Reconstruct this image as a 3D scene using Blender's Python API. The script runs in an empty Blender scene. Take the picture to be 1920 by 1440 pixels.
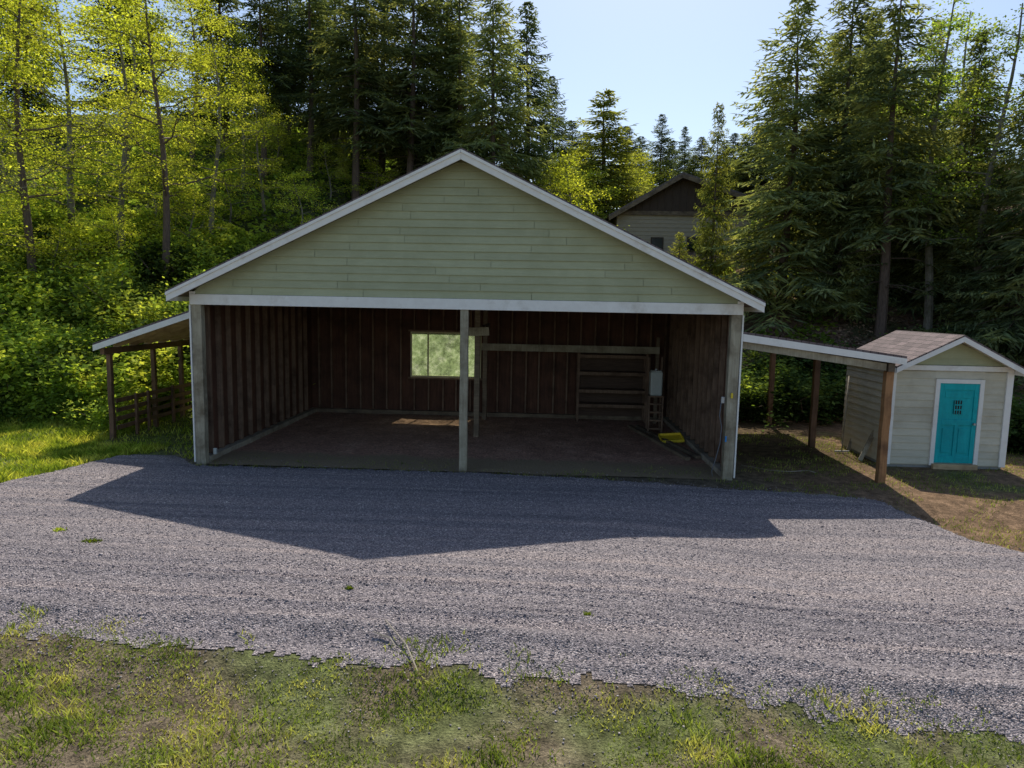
import bpy, math, random
import numpy as np
from mathutils import Vector, Matrix
random.seed(7)
SC=bpy.context.scene; COL=SC.collection
R_=math.radians
# ------------------------------------------------------------------ camera
def rx(a): c,s=math.cos(a),math.sin(a); return np.array([[1,0,0],[0,c,-s],[0,s,c]])
def rz(a): c,s=math.cos(a),math.sin(a); return np.array([[c,-s,0],[s,c,0],[0,0,1]])
F=1280.0
CAM=np.array([1.5516,-12.8992,3.2311]); RM=rz(.0450)@rx(math.pi/2-.1157)@rz(.0190)
cd=bpy.data.cameras.new('camera'); cam=bpy.data.objects.new('camera',cd); COL.objects.link(cam)
cd.lens=24.0; cd.sensor_width=36.0; cd.clip_start=.1; cd.clip_end=2000
M=Matrix([list(RM[i])+[CAM[i]] for i in range(3)]+[[0,0,0,1]]); cam.matrix_world=M
SC.camera=cam
def P(x,y,Y):
    d=RM@np.array([(x-960)/F,(720-y)/F,-1]); t=(Y-CAM[1])/d[1]; return Vector(CAM+t*d)
def G(x,y,z=0):
    d=RM@np.array([(x-960)/F,(720-y)/F,-1]); t=(z-CAM[2])/d[2]; return Vector(CAM+t*d)
# ------------------------------------------------------------------ light
SUND=Vector((-.10,-.76,-1)).normalized()
el=math.asin(-SUND.z); az=math.atan2(.10,.76)
w=bpy.data.worlds.new("World"); SC.world=w; w.use_nodes=True
nt=w.node_tree; bg=nt.nodes['Background']; sky=nt.nodes.new('ShaderNodeTexSky'); sky.sky_type='NISHITA'
sky.sun_disc=False; sky.sun_elevation=el; sky.sun_rotation=az; sky.air_density=1.0; sky.dust_density=1.0; sky.ozone_density=1.5
nt.links.new(sky.outputs[0],bg.inputs[0]); bg.inputs[1].default_value=.15
sl=bpy.data.lights.new('sun','SUN'); sl.energy=5.0; sl.angle=R_(.5); sl.color=(1,.94,.83)
so=bpy.data.objects.new('sun',sl); COL.objects.link(so); so.rotation_euler=SUND.to_track_quat('-Z','Y').to_euler(); so.location=(0,20,30)
SC.view_settings.view_transform='Standard'; SC.view_settings.look='None'; SC.view_settings.exposure=0
# ------------------------------------------------------------------ materials
def newmat(name):
    m=bpy.data.materials.new(name); m.use_nodes=True; n=m.node_tree
    return m,n,n.nodes['Principled BSDF']
def nd(n,t,**k):
    o=n.nodes.new(t)
    for a,b in k.items(): setattr(o,a,b)
    return o
def noise(n,vec,scale,detail=4,rough=.6):
    o=n.nodes.new('ShaderNodeTexNoise'); o.inputs['Scale'].default_value=scale; o.inputs['Detail'].default_value=detail; o.inputs['Roughness'].default_value=rough
    if vec is not None: n.links.new(vec,o.inputs['Vector'])
    return o.outputs['Fac']
def ramp(n,fac,stops):
    r=n.nodes.new('ShaderNodeValToRGB'); e=r.color_ramp.elements
    while len(e)<len(stops): e.new(.5)
    for i,(p,c) in enumerate(stops):
        e[i].position=p; e[i].color=(c[0],c[1],c[2],1) if hasattr(c,'__len__') else (c,c,c,1)
    n.links.new(fac,r.inputs[0]); return r.outputs[0]
def mixc(n,a,b,fac,mode='MIX'):
    o=n.nodes.new('ShaderNodeMix'); o.data_type='RGBA'; o.blend_type=mode
    for s,v in ((0,fac),(6,a),(7,b)):
        if hasattr(v,'is_linked') or hasattr(v,'node'): n.links.new(v,o.inputs[s])
        elif s==0: o.inputs[0].default_value=v
        else: o.inputs[s].default_value=(v[0],v[1],v[2],1)
    return o.outputs[2]
def coords(n,scale=(1,1,1)):
    g=n.nodes.new('ShaderNodeNewGeometry'); mp=n.nodes.new('ShaderNodeMapping'); mp.inputs['Scale'].default_value=scale
    n.links.new(g.outputs['Position'],mp.inputs[0]); return mp.outputs[0]
def bump(n,b,h,strength=.4,dist=.01):
    o=n.nodes.new('ShaderNodeBump'); o.inputs['Strength'].default_value=strength; o.inputs['Distance'].default_value=dist
    n.links.new(h,o.inputs['Height']); n.links.new(o.outputs[0],b.inputs['Normal'])
def wood(name,c1,c2,stain=None,scale=(12,12,1.2),rough=.8,bs=.5,stainlo=.45,stainhi=.7,island=0.0):
    m,n,b=newmat(name)
    f=noise(n,coords(n,scale),3,4,.65)
    c=ramp(n,f,[(.3,c1),(.7,c2)])
    if stain:
        f2=noise(n,coords(n,(1,1,1)),1.7,4,.7)
        c=mixc(n,c,stain,ramp(n,f2,[(stainlo,0),(stainhi,1)]))
    if island:
        g=nd(n,'ShaderNodeNewGeometry'); c=mixc(n,c,ramp(n,g.outputs['Random Per Island'],[(0,1-island),(1,1+island)]),1.0,'MULTIPLY')
    n.links.new(c,b.inputs['Base Color']); b.inputs['Roughness'].default_value=rough; b.inputs['Specular IOR Level'].default_value=.25
    bump(n,b,f,bs,.006); return m
MT={}
MT['siding']=wood('sage_siding_paint',(.41,.415,.255),(.47,.475,.30),(.35,.35,.21),scale=(1.0,14,9),bs=.3,stainlo=.4,stainhi=.9,island=.06)
MT['siding_grey']=wood('shed_siding_paint',(.54,.50,.385),(.63,.58,.455),(.43,.38,.28),scale=(1.0,1.0,9),bs=.3,stainlo=.45,stainhi=.85,island=.06)
MT['white']=wood('weathered_white_paint',(.80,.76,.70),(.88,.85,.79),(.54,.48,.40),scale=(2,2,2),bs=.25,stainlo=.55,stainhi=.85)
MT['post']=wood('grey_post_wood',(.29,.25,.175),(.46,.41,.30),(.16,.125,.08),scale=(14,14,.8))
MT['redpost']=wood('red_brown_post',(.30,.145,.06),(.46,.24,.11),(.16,.08,.04),scale=(14,14,.8))
MT['darkpost']=wood('dark_brown_post',(.15,.08,.05),(.25,.145,.09),(.08,.05,.03),scale=(14,14,.8))
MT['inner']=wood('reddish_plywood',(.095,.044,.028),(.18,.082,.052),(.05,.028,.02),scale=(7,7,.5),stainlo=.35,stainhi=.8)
MT['stud']=wood('stud_wood',(.19,.12,.078),(.33,.215,.145),(.10,.06,.04),scale=(16,16,1),island=.2)
MT['studdark']=wood('dark_board_wood',(.08,.05,.036),(.14,.09,.065),None,scale=(1,12,12))
MT['sill']=wood('sill_wood',(.34,.29,.22),(.48,.42,.33),(.18,.14,.10),scale=(9,1,9))
MT['beam']=wood('beam_wood',(.16,.12,.08),(.28,.21,.14),(.09,.065,.045),scale=(1,12,12))
MT['plank']=wood('lean_to_plank',(.42,.30,.165),(.58,.43,.26),(.27,.18,.10),scale=(1,10,10))
MT['under']=wood('roof_underside_board',(.15,.11,.075),(.22,.16,.11),None,scale=(1,8,8))
MT['teal']=wood('teal_door_paint',(.0,.36,.38),(.004,.45,.47),(.0,.28,.31),scale=(8,8,1),bs=.2,rough=.5)
MT['housewall']=wood('tan_house_siding',(.38,.32,.23),(.48,.41,.30),None,scale=(1,1,8))
MT['housedark']=wood('dark_brown_batten',(.055,.04,.03),(.10,.07,.052),None,scale=(20,20,1))
def shingle(name,c1,c2,c3):
    m,n,b=newmat(name); g=coords(n)
    br=nd(n,'ShaderNodeTexBrick'); br.inputs['Scale'].default_value=1; br.inputs['Brick Width'].default_value=.3; br.inputs['Row Height'].default_value=.14; br.inputs['Mortar Size'].default_value=.008
    br.inputs['Color1'].default_value=(*c1,1); br.inputs['Color2'].default_value=(*c2,1); br.inputs['Mortar'].default_value=(*c3,1)
    sp=nd(n,'ShaderNodeSeparateXYZ'); cb=nd(n,'ShaderNodeCombineXYZ'); n.links.new(g,sp.inputs[0]); n.links.new(sp.outputs[1],cb.inputs[0]); n.links.new(sp.outputs[0],cb.inputs[1]); n.links.new(cb.outputs[0],br.inputs[0])
    f=noise(n,g,60,3); c=mixc(n,br.outputs[0],ramp(n,f,[(.3,.55),(.7,1.25)]),1.0,'MULTIPLY')
    n.links.new(c,b.inputs['Base Color']); b.inputs['Roughness'].default_value=.9; bump(n,b,f,.5,.01); return m
MT['shingle']=shingle('asphalt_shingle',(.12,.088,.085),(.21,.155,.148),(.04,.03,.03))
MT['shingle2']=shingle('brown_shingle',(.16,.13,.115),(.22,.18,.16),(.07,.06,.05))
def plain(name,c,rough=.6,metal=0,var=.25,scale=20):
    m,n,b=newmat(name); f=noise(n,coords(n),scale,3)
    col=mixc(n,(c[0]*(1-var),c[1]*(1-var),c[2]*(1-var)),(min(1,c[0]*(1+var)),min(1,c[1]*(1+var)),min(1,c[2]*(1+var))),f)
    n.links.new(col,b.inputs['Base Color']); b.inputs['Roughness'].default_value=rough; b.inputs['Metallic'].default_value=metal; return m
MT['grey_metal']=plain('grey_metal',(.35,.36,.37),.45,.6)
MT['yellow']=plain('yellow_plastic',(.85,.60,.03),.45)
MT['blue']=plain('blue_plastic',(.03,.25,.6),.5)
MT['whiteplastic']=plain('cloudy_white_plastic',(.52,.54,.50),.4,0,.2,5)
MT['hose']=plain('dark_grey_cable',(.13,.14,.16),.5)
MT['windowframe']=plain('cream_window_frame',(.60,.55,.32),.6)
MT['foundation']=plain('concrete',(.3,.29,.27),.9)
def glass_mat():
    m,n,b=newmat('dusty_green_glow_pane'); n.nodes.remove(b); out=n.nodes['Material Output']
    tr=nd(n,'ShaderNodeBsdfTransparent'); tr.inputs[0].default_value=(.9,.95,.85,1)
    tl=nd(n,'ShaderNodeBsdfTranslucent'); g=coords(n); n.links.new(ramp(n,noise(n,g,3.2,6,.75),[(.35,(.20,.26,.12)),(.5,(.45,.54,.30)),(.62,(.75,.80,.58))]),tl.inputs[0])  # dusty pane with the pale green glow from outside put into its colour
    gl=nd(n,'ShaderNodeBsdfGlossy'); gl.inputs['Roughness'].default_value=.1
    f=noise(n,g,2.2,6,.75); a=nd(n,'ShaderNodeMixShader'); n.links.new(ramp(n,f,[(.38,.15),(.62,.62)]),a.inputs[0]); n.links.new(tr.outputs[0],a.inputs[1]); n.links.new(tl.outputs[0],a.inputs[2])
    b2=nd(n,'ShaderNodeMixShader'); b2.inputs[0].default_value=.05; n.links.new(a.outputs[0],b2.inputs[1]); n.links.new(gl.outputs[0],b2.inputs[2]); n.links.new(b2.outputs[0],out.inputs[0]); return m
MT['pane']=glass_mat()
MT['darkglass']=plain('dark_window_glass',(.03,.035,.04),.15)
def leafmat(name,c1,c2,c3,transl=.45,tcol=None,nscale=.9):
    m,n,b=newmat(name); n.nodes.remove(b); out=n.nodes['Material Output']
    g=nd(n,'ShaderNodeNewGeometry'); f=noise(n,g.outputs['Position'],nscale,1,.6)
    c=ramp(n,f,[(.34,c1),(.5,c2),(.66,c3)])
    c=mixc(n,c,ramp(n,g.outputs['Random Per Island'],[(0,.5),(1,1.5)]),1.0,'MULTIPLY')
    oi=nd(n,'ShaderNodeObjectInfo'); c=mixc(n,c,ramp(n,oi.outputs['Random'],[(0,.7),(1,1.35)]),1.0,'MULTIPLY')
    d=nd(n,'ShaderNodeBsdfDiffuse'); t=nd(n,'ShaderNodeBsdfTranslucent'); n.links.new(c,d.inputs[0])
    tc=mixc(n,c,tcol or (1.7,1.55,.7),1.0,'MULTIPLY'); n.links.new(tc,t.inputs[0])
    ms=nd(n,'ShaderNodeMixShader'); ms.inputs[0].default_value=transl; n.links.new(d.outputs[0],ms.inputs[1]); n.links.new(t.outputs[0],ms.inputs[2]); n.links.new(ms.outputs[0],out.inputs[0]); return m
MT['needle']=leafmat('dark_needles',(.055,.08,.045),(.10,.135,.065),(.17,.20,.08),.35)
MT['needle_r']=leafmat('mid_green_needles',(.11,.14,.07),(.18,.22,.10),(.30,.32,.13),.45)
MT['needle_y']=leafmat('yellow_green_needles',(.18,.22,.065),(.28,.32,.08),(.38,.40,.12),.45)
MT['leaf']=leafmat('bright_spring_leaves',(.26,.32,.04),(.40,.46,.06),(.52,.56,.10),.5)
MT['leaf_mid']=leafmat('mid_green_leaves',(.11,.18,.035),(.20,.29,.055),(.32,.40,.08),.48)
MT['leaf_dark']=leafmat('dark_green_leaves',(.035,.06,.018),(.07,.11,.03),(.12,.17,.04),.35)
MT['bramble']=leafmat('bramble_leaves',(.13,.20,.04),(.29,.40,.065),(.50,.56,.11),.5,None,.9)
MT['litterleaf']=leafmat('brown_litter',(.18,.11,.07),(.31,.20,.14),(.44,.31,.22),.1,None,1.5)
MT['grass']=leafmat('grass_blades',(.15,.22,.03),(.28,.35,.05),(.46,.47,.10),.4,None,1.6)
MT['grass_dry']=leafmat('verge_blades',(.13,.175,.035),(.23,.29,.055),(.42,.42,.12),.38,(1.45,1.35,.75),2.2)
MT['bark']=wood('bark',(.08,.055,.045),(.18,.13,.10),None,scale=(9,9,2),bs=.8)
MT['bark_pale']=wood('pale_alder_bark',(.13,.11,.08),(.28,.25,.20),(.08,.08,.04),scale=(5,5,3),bs=.6)
def groundmat():
    m,n,b=newmat('earth_and_grass'); a=nd(n,'ShaderNodeVertexColor'); a.layer_name='Col'
    g=coords(n); f=noise(n,g,5,5,.75); f2=noise(n,g,45,3,.65)
    c=mixc(n,a.outputs[0],ramp(n,f,[(.32,.4),(.5,.9),(.68,1.55)]),1.0,'MULTIPLY'); c=mixc(n,c,ramp(n,f2,[(.3,.5),(.7,1.45)]),1.0,'MULTIPLY')
    n.links.new(c,b.inputs['Base Color']); b.inputs['Roughness'].default_value=1; b.inputs['Specular IOR Level'].default_value=.1
    bump(n,b,f2,1,.04); return m
MT['ground']=groundmat()
def gravelmat():
    m,n,b=newmat('crushed_gravel'); g=coords(n)
    v=nd(n,'ShaderNodeTexVoronoi'); v.inputs['Scale'].default_value=64; n.links.new(g,v.inputs[0])
    sp=nd(n,'ShaderNodeSeparateColor'); n.links.new(v.outputs['Color'],sp.inputs[0])
    c=ramp(n,sp.outputs[0],[(0,(.13,.118,.13)),(.45,(.26,.23,.24)),(.8,(.38,.335,.34)),(1,(.60,.54,.52))])
    e=ramp(n,v.outputs['Distance'],[(.3,1),(.85,.36)]); c=mixc(n,c,e,1.0,'MULTIPLY')
    f=noise(n,coords(n,(.10,4.2,1)),1.0,4,.6); c=mixc(n,c,ramp(n,f,[(.34,(.70,.69,.72)),(.5,(.98,.95,.95)),(.66,(1.20,1.12,1.06))]),1.0,'MULTIPLY')
    n.links.new(c,b.inputs['Base Color']); b.inputs['Roughness'].default_value=.85
    bp=nd(n,'ShaderNodeBump'); bp.invert=True; bp.inputs['Strength'].default_value=.9; bp.inputs['Distance'].default_value=.015; n.links.new(v.outputs['Distance'],bp.inputs['Height']); n.links.new(bp.outputs[0],b.inputs['Normal']); return m
MT['gravel']=gravelmat()
def stonemat():
    m,n,b=newmat('loose_stone'); g=nd(n,'ShaderNodeNewGeometry')
    c=ramp(n,g.outputs['Random Per Island'],[(0,(.13,.12,.13)),(.5,(.26,.23,.24)),(.88,(.38,.34,.34)),(1,(.60,.55,.52))])
    f=noise(n,coords(n,(.10,4.2,1)),1.0,4,.6); c=mixc(n,c,ramp(n,f,[(.34,(.70,.69,.72)),(.5,(.98,.95,.95)),(.66,(1.20,1.12,1.06))]),1.0,'MULTIPLY')
    n.links.new(c,b.inputs['Base Color']); b.inputs['Roughness'].default_value=.8; return m
MT['stone']=stonemat()
def dirtmat():
    m,n,b=newmat('dirt_floor_earth'); g=coords(n); f=noise(n,g,1.6,6,.75); f2=noise(n,g,22,5,.75)
    c=ramp(n,f,[(.3,(.28,.15,.10)),(.5,(.46,.25,.17)),(.7,(.62,.38,.27))]); c=mixc(n,c,ramp(n,f2,[(.33,.35),(.67,1.45)]),1.0,'MULTIPLY')
    sp=nd(n,'ShaderNodeSeparateXYZ'); n.links.new(g,sp.inputs[0]); ad=nd(n,'ShaderNodeMath',operation='MULTIPLY_ADD'); n.links.new(f,ad.inputs[0]); ad.inputs[1].default_value=-1.8; n.links.new(sp.outputs[1],ad.inputs[2])
    c=mixc(n,mixc(n,(.20,.145,.075),(.36,.26,.16),f2),c,ramp(n,ad.outputs[0],[(0,0),(.35,1)]))
    n.links.new(c,b.inputs['Base Color']); b.inputs['Roughness'].default_value=1; bump(n,b,f2,1,.05); return m
MT['dirt']=dirtmat()
# ------------------------------------------------------------------ object helpers
ORG={}
def tag(o,label=None,cat=None,group=None,kind=None):
    if label:o['label']=label
    if cat:o['category']=cat
    if group:o['group']=group
    if kind:o['kind']=kind
    return o
def thing(name,label,cat,loc=(0,0,0),group=None):
    o=bpy.data.objects.new(name,None); COL.objects.link(o); o.location=loc; o.empty_display_size=.2; ORG[o.name]=Vector(loc)
    return tag(o,label,cat,group)
def link(name,me,mat,parent=None):
    o=bpy.data.objects.new(name,me); COL.objects.link(o)
    if mat: me.materials.append(mat)
    if parent: o.parent=parent; ORG[o.name]=ORG.get(parent.name,Vector((0,0,0)))
    return o
class MB:
    def __init__(s): s.v=[]; s.f=[]
    def add(s,vs,fs):
        k=len(s.v); s.v+= [tuple(v) for v in vs]; s.f+=[tuple(i+k for i in f) for f in fs]
    def box(s,x0,x1,y0,y1,z0,z1):
        s.add([(x0,y0,z0),(x1,y0,z0),(x1,y1,z0),(x0,y1,z0),(x0,y0,z1),(x1,y0,z1),(x1,y1,z1),(x0,y1,z1)],
              [(0,3,2,1),(4,5,6,7),(0,1,5,4),(1,2,6,5),(2,3,7,6),(3,0,4,7)]); return s
    def beam(s,p,q,w,h,up=(0,0,1)):
        p=Vector(p);q=Vector(q);d=(q-p).normalized(); u=Vector(up); sd=d.cross(u)
        if sd.length<1e-4: sd=d.cross(Vector((0,1,0)))
        sd.normalize(); uu=sd.cross(d); a=sd*w/2; b=uu*h/2
        vs=[p-a-b,p+a-b,p+a+b,p-a+b,q-a-b,q+a-b,q+a+b,q-a+b]
        s.add(vs,[(0,1,2,3),(7,6,5,4),(0,4,5,1),(1,5,6,2),(2,6,7,3),(3,7,4,0)]); return s
    def prismY(s,pts,y0,y1):
        n=len(pts); s.add([(x,y0,z) for x,z in pts]+[(x,y1,z) for x,z in pts],
          [tuple(range(n)),tuple(range(2*n-1,n-1,-1))]+[(i,i+n,(i+1)%n+n,(i+1)%n) for i in range(n)]); return s
    def tube(s,pts,rad,n=7):
        pts=[Vector(p) for p in pts]; k=len(s.v)
        for i,p in enumerate(pts):
            d=(pts[min(i+1,len(pts)-1)]-pts[max(i-1,0)]).normalized(); a=d.cross(Vector((.3,.9,.1))).normalized(); b=d.cross(a)
            r=rad[i] if hasattr(rad,'__len__') else rad
            for j in range(n):
                t=2*math.pi*j/n; s.v.append(tuple(p+(a*math.cos(t)+b*math.sin(t))*r))
        for i in range(len(pts)-1):
            for j in range(n): s.f.append((k+i*n+j,k+i*n+(j+1)%n,k+(i+1)*n+(j+1)%n,k+(i+1)*n+j))
        s.f.append(tuple(k+j for j in range(n))[::-1]); s.f.append(tuple(k+(len(pts)-1)*n+j for j in range(n))); return s
    def build(s,name,mat,parent=None,bevel=0,smooth=False):
        me=bpy.data.meshes.new(name); o0=ORG.get(parent.name,Vector((0,0,0))) if parent else Vector((0,0,0))
        me.from_pydata([(v[0]-o0.x,v[1]-o0.y,v[2]-o0.z) for v in s.v],[],s.f); me.update()
        if smooth: me.polygons.foreach_set('use_smooth',[True]*len(me.polygons))
        o=link(name,me,mat,parent)
        if bevel:
            b=o.modifiers.new('bevel','BEVEL'); b.width=bevel; b.segments=2; b.limit_method='ANGLE'
        return o
def npmesh(name,V,Fv,mat,parent=None,k=None):
    me=bpy.data.meshes.new(name); k=Fv.shape[1]; m=len(Fv)
    me.vertices.add(len(V)); me.vertices.foreach_set('co',np.ascontiguousarray(V,dtype=np.float32).ravel())
    me.loops.add(m*k); me.loops.foreach_set('vertex_index',np.ascontiguousarray(Fv,dtype=np.int32).ravel())
    me.polygons.add(m); me.polygons.foreach_set('loop_start',np.arange(0,m*k,k,dtype=np.int32)); me.polygons.foreach_set('loop_total',np.full(m,k,dtype=np.int32))
    me.update(calc_edges=True); me.validate()
    return me
def quadleaves(name,C,D,S):
    N=len(C); V=np.empty((N,4,3)); V[:,0]=C; V[:,1]=C+D*.45+S; V[:,2]=C+D; V[:,3]=C+D*.45-S
    return npmesh(name,V.reshape(-1,3),np.arange(N*4).reshape(N,4),None)
# ------------------------------------------------------------------ terrain
def sst(t): t=np.clip(t,0,1); return t*t*(3-2*t)
def nz(x,y,s=1.0,o=0.0):
    x=np.asarray(x)*s+o; y=np.asarray(y)*s-o
    return (np.sin(x*1.3+2.1*np.sin(y*.7+o))+np.sin(y*1.7+1.7*np.sin(x*.9+1.3))+np.sin((x+y)*.8+2.3*np.sin((x-y)*.5)))/3
def hz(X,Y):
    X=np.asarray(X,float); Y=np.asarray(Y,float)
    y0=np.interp(X,[-16,-9.5,-6.5,6,9,14],[3.0,4.6,9.0,9.0,8.0,6.5])
    s=Y-y0; sp=np.where(s>12,s,np.log1p(np.exp(np.minimum(s,12)*1.6))/1.6)
    r=np.interp(X,[-10,3,18,32],[.50,.37,.37,.45])*sp; cap=np.interp(X,[-12,2,19,34],[30,15,14,24]); r=cap*np.tanh(r/cap); r=np.where(s<-2.5,0,r)
    z=r+np.minimum(r,1)*(.25*nz(X,Y,.5)+.1*nz(X,Y,1.7,3))
    z=z-.15*sst((X-2.5)/2.5)*sst((-Y-1.0)/1.2)
    z=z-.14*sst((-Y-7.0)/.7)
    z=z+.3*nz(X,Y,.08,5)*sst((np.abs(X)-18)/10)
    z=z+sst((-X-8.6)/1.0)*sst((Y+3)/2)*(.06*nz(X,Y,1.6,3)+.04*nz(X,Y,3.3,1)+.05)
    return z
def h1(x,y): return float(hz(x,y))
YB=[]
for q in [(0,912),(60,896),(130,882),(200,864),(250,852),(330,855),(372,873),(600,879),(868,886),(1100,897),(1365,917),(1550,928),(1650,940),(1730,962),(1790,987),(1920,1018)]:
    g=G(*q); YB.append((g.x,g.y))
YB.sort(); YBx=np.array([-30,-16]+[a for a,b in YB]+[16,30]); YBy=np.array([-5,-3.6]+[b for a,b in YB]+[-4.3,-5.5])
YFx=np.array([-30,-16,-3.5,1.4,6,16,30]); YFy=np.array([-6.85,-6.85,-6.9,-7.2,-7.5,-8.2,-8.8])
def en(x,y): return .05*nz(x,y,3.0)+.05*nz(x,y,9,3)+.04*nz(x,y,21,1)
def gback(x): return np.interp(x,YBx,YBy)
def gfront(x): return np.interp(x,YFx,YFy)
def edge(x,y): e=en(x,y); return np.minimum(gback(x)+e-y,y-gfront(x)-1.4*e)
def colz(X,Y):
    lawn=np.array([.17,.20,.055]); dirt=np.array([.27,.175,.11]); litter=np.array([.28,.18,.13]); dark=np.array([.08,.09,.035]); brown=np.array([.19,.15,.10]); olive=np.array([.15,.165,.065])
    c=np.empty(X.shape+(3,)); c[:]=olive
    def blend(col,m): 
        nonlocal c; c=c*(1-m[...,None])+col*m[...,None]
    nA=nz(X,Y,1.1,2); nB=nz(X,Y,3.1,7)
    blend(brown,sst((nA*.5+nB*.5+.25)*2)*sst((-Y-6)/.5))
    left=sst((-X-6)/1.5); blend(lawn,left*sst((Y+6.5)/.5))
    mid=sst((X+6.5)/1)*sst((9-X)/2)*sst((Y+2)/1); blend(brown*.9,mid)
    right=sst((X-5)/1.5)*sst((Y+6)/1); blend(dirt*np.array([.9,.9,.86]),right*sst((nA+nB*.6+1.1)*1.0)); blend(np.array([.13,.09,.05]),right*sst((Y-1.0)/1.2)*sst((8.9-X)/.6))  # last blend paints the shade under the right lean-to into the ground colour
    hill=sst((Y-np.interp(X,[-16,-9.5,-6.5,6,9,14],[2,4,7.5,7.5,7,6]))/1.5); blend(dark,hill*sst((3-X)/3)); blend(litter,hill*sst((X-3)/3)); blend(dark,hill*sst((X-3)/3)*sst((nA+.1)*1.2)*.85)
    return c
def grid(xs,ys,fn):
    X,Y=np.meshgrid(xs,ys); Z=fn(X,Y); V=np.stack([X,Y,Z],-1).reshape(-1,3); nx=len(xs); ny=len(ys)
    i=np.arange(nx-1)[None,:]+np.arange(ny-1)[:,None]*nx; Fq=np.stack([i,i+1,i+1+nx,i+nx],-1).reshape(-1,4); return V,Fq,X,Y
xs=np.concatenate([np.linspace(-400,-40,16)[:-1],np.linspace(-40,-14,40)[:-1],np.linspace(-14,16,150),np.linspace(16,44,40)[1:],np.linspace(44,400,16)[1:]])
ys=np.concatenate([np.linspace(-300,-12,14)[:-1],np.linspace(-12,14,150),np.linspace(14,50,60)[1:],np.linspace(50,500,20)[1:]])
V,Fq,X,Y=grid(xs,ys,hz)
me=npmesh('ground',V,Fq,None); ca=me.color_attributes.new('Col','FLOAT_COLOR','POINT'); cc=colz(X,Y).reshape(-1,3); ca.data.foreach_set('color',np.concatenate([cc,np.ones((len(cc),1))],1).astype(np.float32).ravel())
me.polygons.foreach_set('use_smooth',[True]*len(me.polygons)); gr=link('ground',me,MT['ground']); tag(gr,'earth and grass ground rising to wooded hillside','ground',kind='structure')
def gravz(X,Y):
    ed=edge(X,Y); z=hz(X,Y)+.006+.08*sst((ed-.02)/.5)
    fade=sst((ed-.1)/.4); fr=gfront(X)
    z=z+.06*np.exp(-((Y-fr-.50-.06*nz(X*.7,Y*0,1.3,2))/.13)**2)*(.8+.4*nz(X,Y,.8,3))*sst(ed/.15)
    for yc,wd,a in ((-6.20,.075,.055),(-6.04,.07,-.06),(-5.62,.07,.04),(-5.48,.06,-.05),(-5.25,.07,-.03),(-5.9,.06,-.025),(-5.05,.07,.025),(-6.42,.06,-.03)):
        t=(Y-yc+.030*X+.10*nz(X*.28,0*X,1,2))/wd; z=z+fade*a*np.exp(-t*t)*(.8+.4*nz(X,Y*0,.5,yc))
    near=sst((-Y-4.6)/.8)
    z=z+fade*((.3+.7*near)*.007*nz(X,Y,6)+.004*nz(X,Y,15,4)+near*.010*nz(X,Y,2.1,9))
    return z
gx=np.arange(-15,15.001,.05); gy=np.arange(-9.4,0.61,.03); V,Fq,X,Y=grid(gx,gy,gravz)
cx=V[Fq].mean(1)
keep=edge(cx[:,0],cx[:,1])>-.01; Fk=Fq[keep]
used=np.unique(Fk); mp=np.full(len(V),-1); mp[used]=np.arange(len(used)); me=npmesh('gravel_driveway',V[used],mp[Fk],None)
me.polygons.foreach_set('use_smooth',[True]*len(me.polygons)); o=link('gravel_driveway',me,MT['gravel']); tag(o,'dark crushed gravel driveway with shallow tyre ruts','driveway',kind='structure')
V,Fq,X,Y=grid(np.linspace(-5.1,5.1,160),np.linspace(-.1,6.6,110),lambda X,Y: .022+.012*nz(X,Y,2)+.008*nz(X,Y,9))
me=npmesh('dirt_floor',V,Fq,None); o=link('dirt_floor',me,MT['dirt']); tag(o,'reddish brown bare dirt floor inside garage','floor',kind='structure')
rng=np.random.default_rng(3)
def stones(N):
    x=rng.uniform(-9,10,N); y=-9.2+9.7*rng.random(N)**1.25
    k=edge(x,y)>-1.3*rng.random(N)**4; k&=(y<gback(x)+.55*rng.random(N)**2); x=x[k];y=y[k]; n=len(x)
    r=rng.uniform(.005,.012,n)*(1+.6*(rng.random(n)>.97)); z=np.where(edge(x,y)>0,gravz(x,y),hz(x,y)+.005+.02*((np.abs(x)<5.1)&(y>-.1)))
    oc=np.array([[1,0,0],[-1,0,0],[0,1,0],[0,-1,0],[0,0,1],[0,0,-1]],float); J=oc[None]*(rng.uniform(.6,1.4,(n,6,1)))+rng.normal(0,.22,(n,6,3)); J[:,:,2]*=.7
    a=rng.uniform(0,6.28,n); c,s=np.cos(a),np.sin(a); Jx=J[:,:,0]*c[:,None]-J[:,:,1]*s[:,None]; Jy=J[:,:,0]*s[:,None]+J[:,:,1]*c[:,None]
    V=np.stack([Jx,Jy,J[:,:,2]],-1)*r[:,None,None]+np.stack([x,y,z+r*.3],-1)[:,None,:]
    f=np.array([[0,2,4],[2,1,4],[1,3,4],[3,0,4],[2,0,5],[1,2,5],[3,1,5],[0,3,5]]); Fa=(f[None]+6*np.arange(n)[:,None,None]).reshape(-1,3)
    return npmesh('loose_gravel',V.reshape(-1,3),Fa,None)
tag(link('loose_gravel',stones(100000),MT['stone']),'loose grey crushed stones on the driveway','gravel',kind='stuff')
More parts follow.
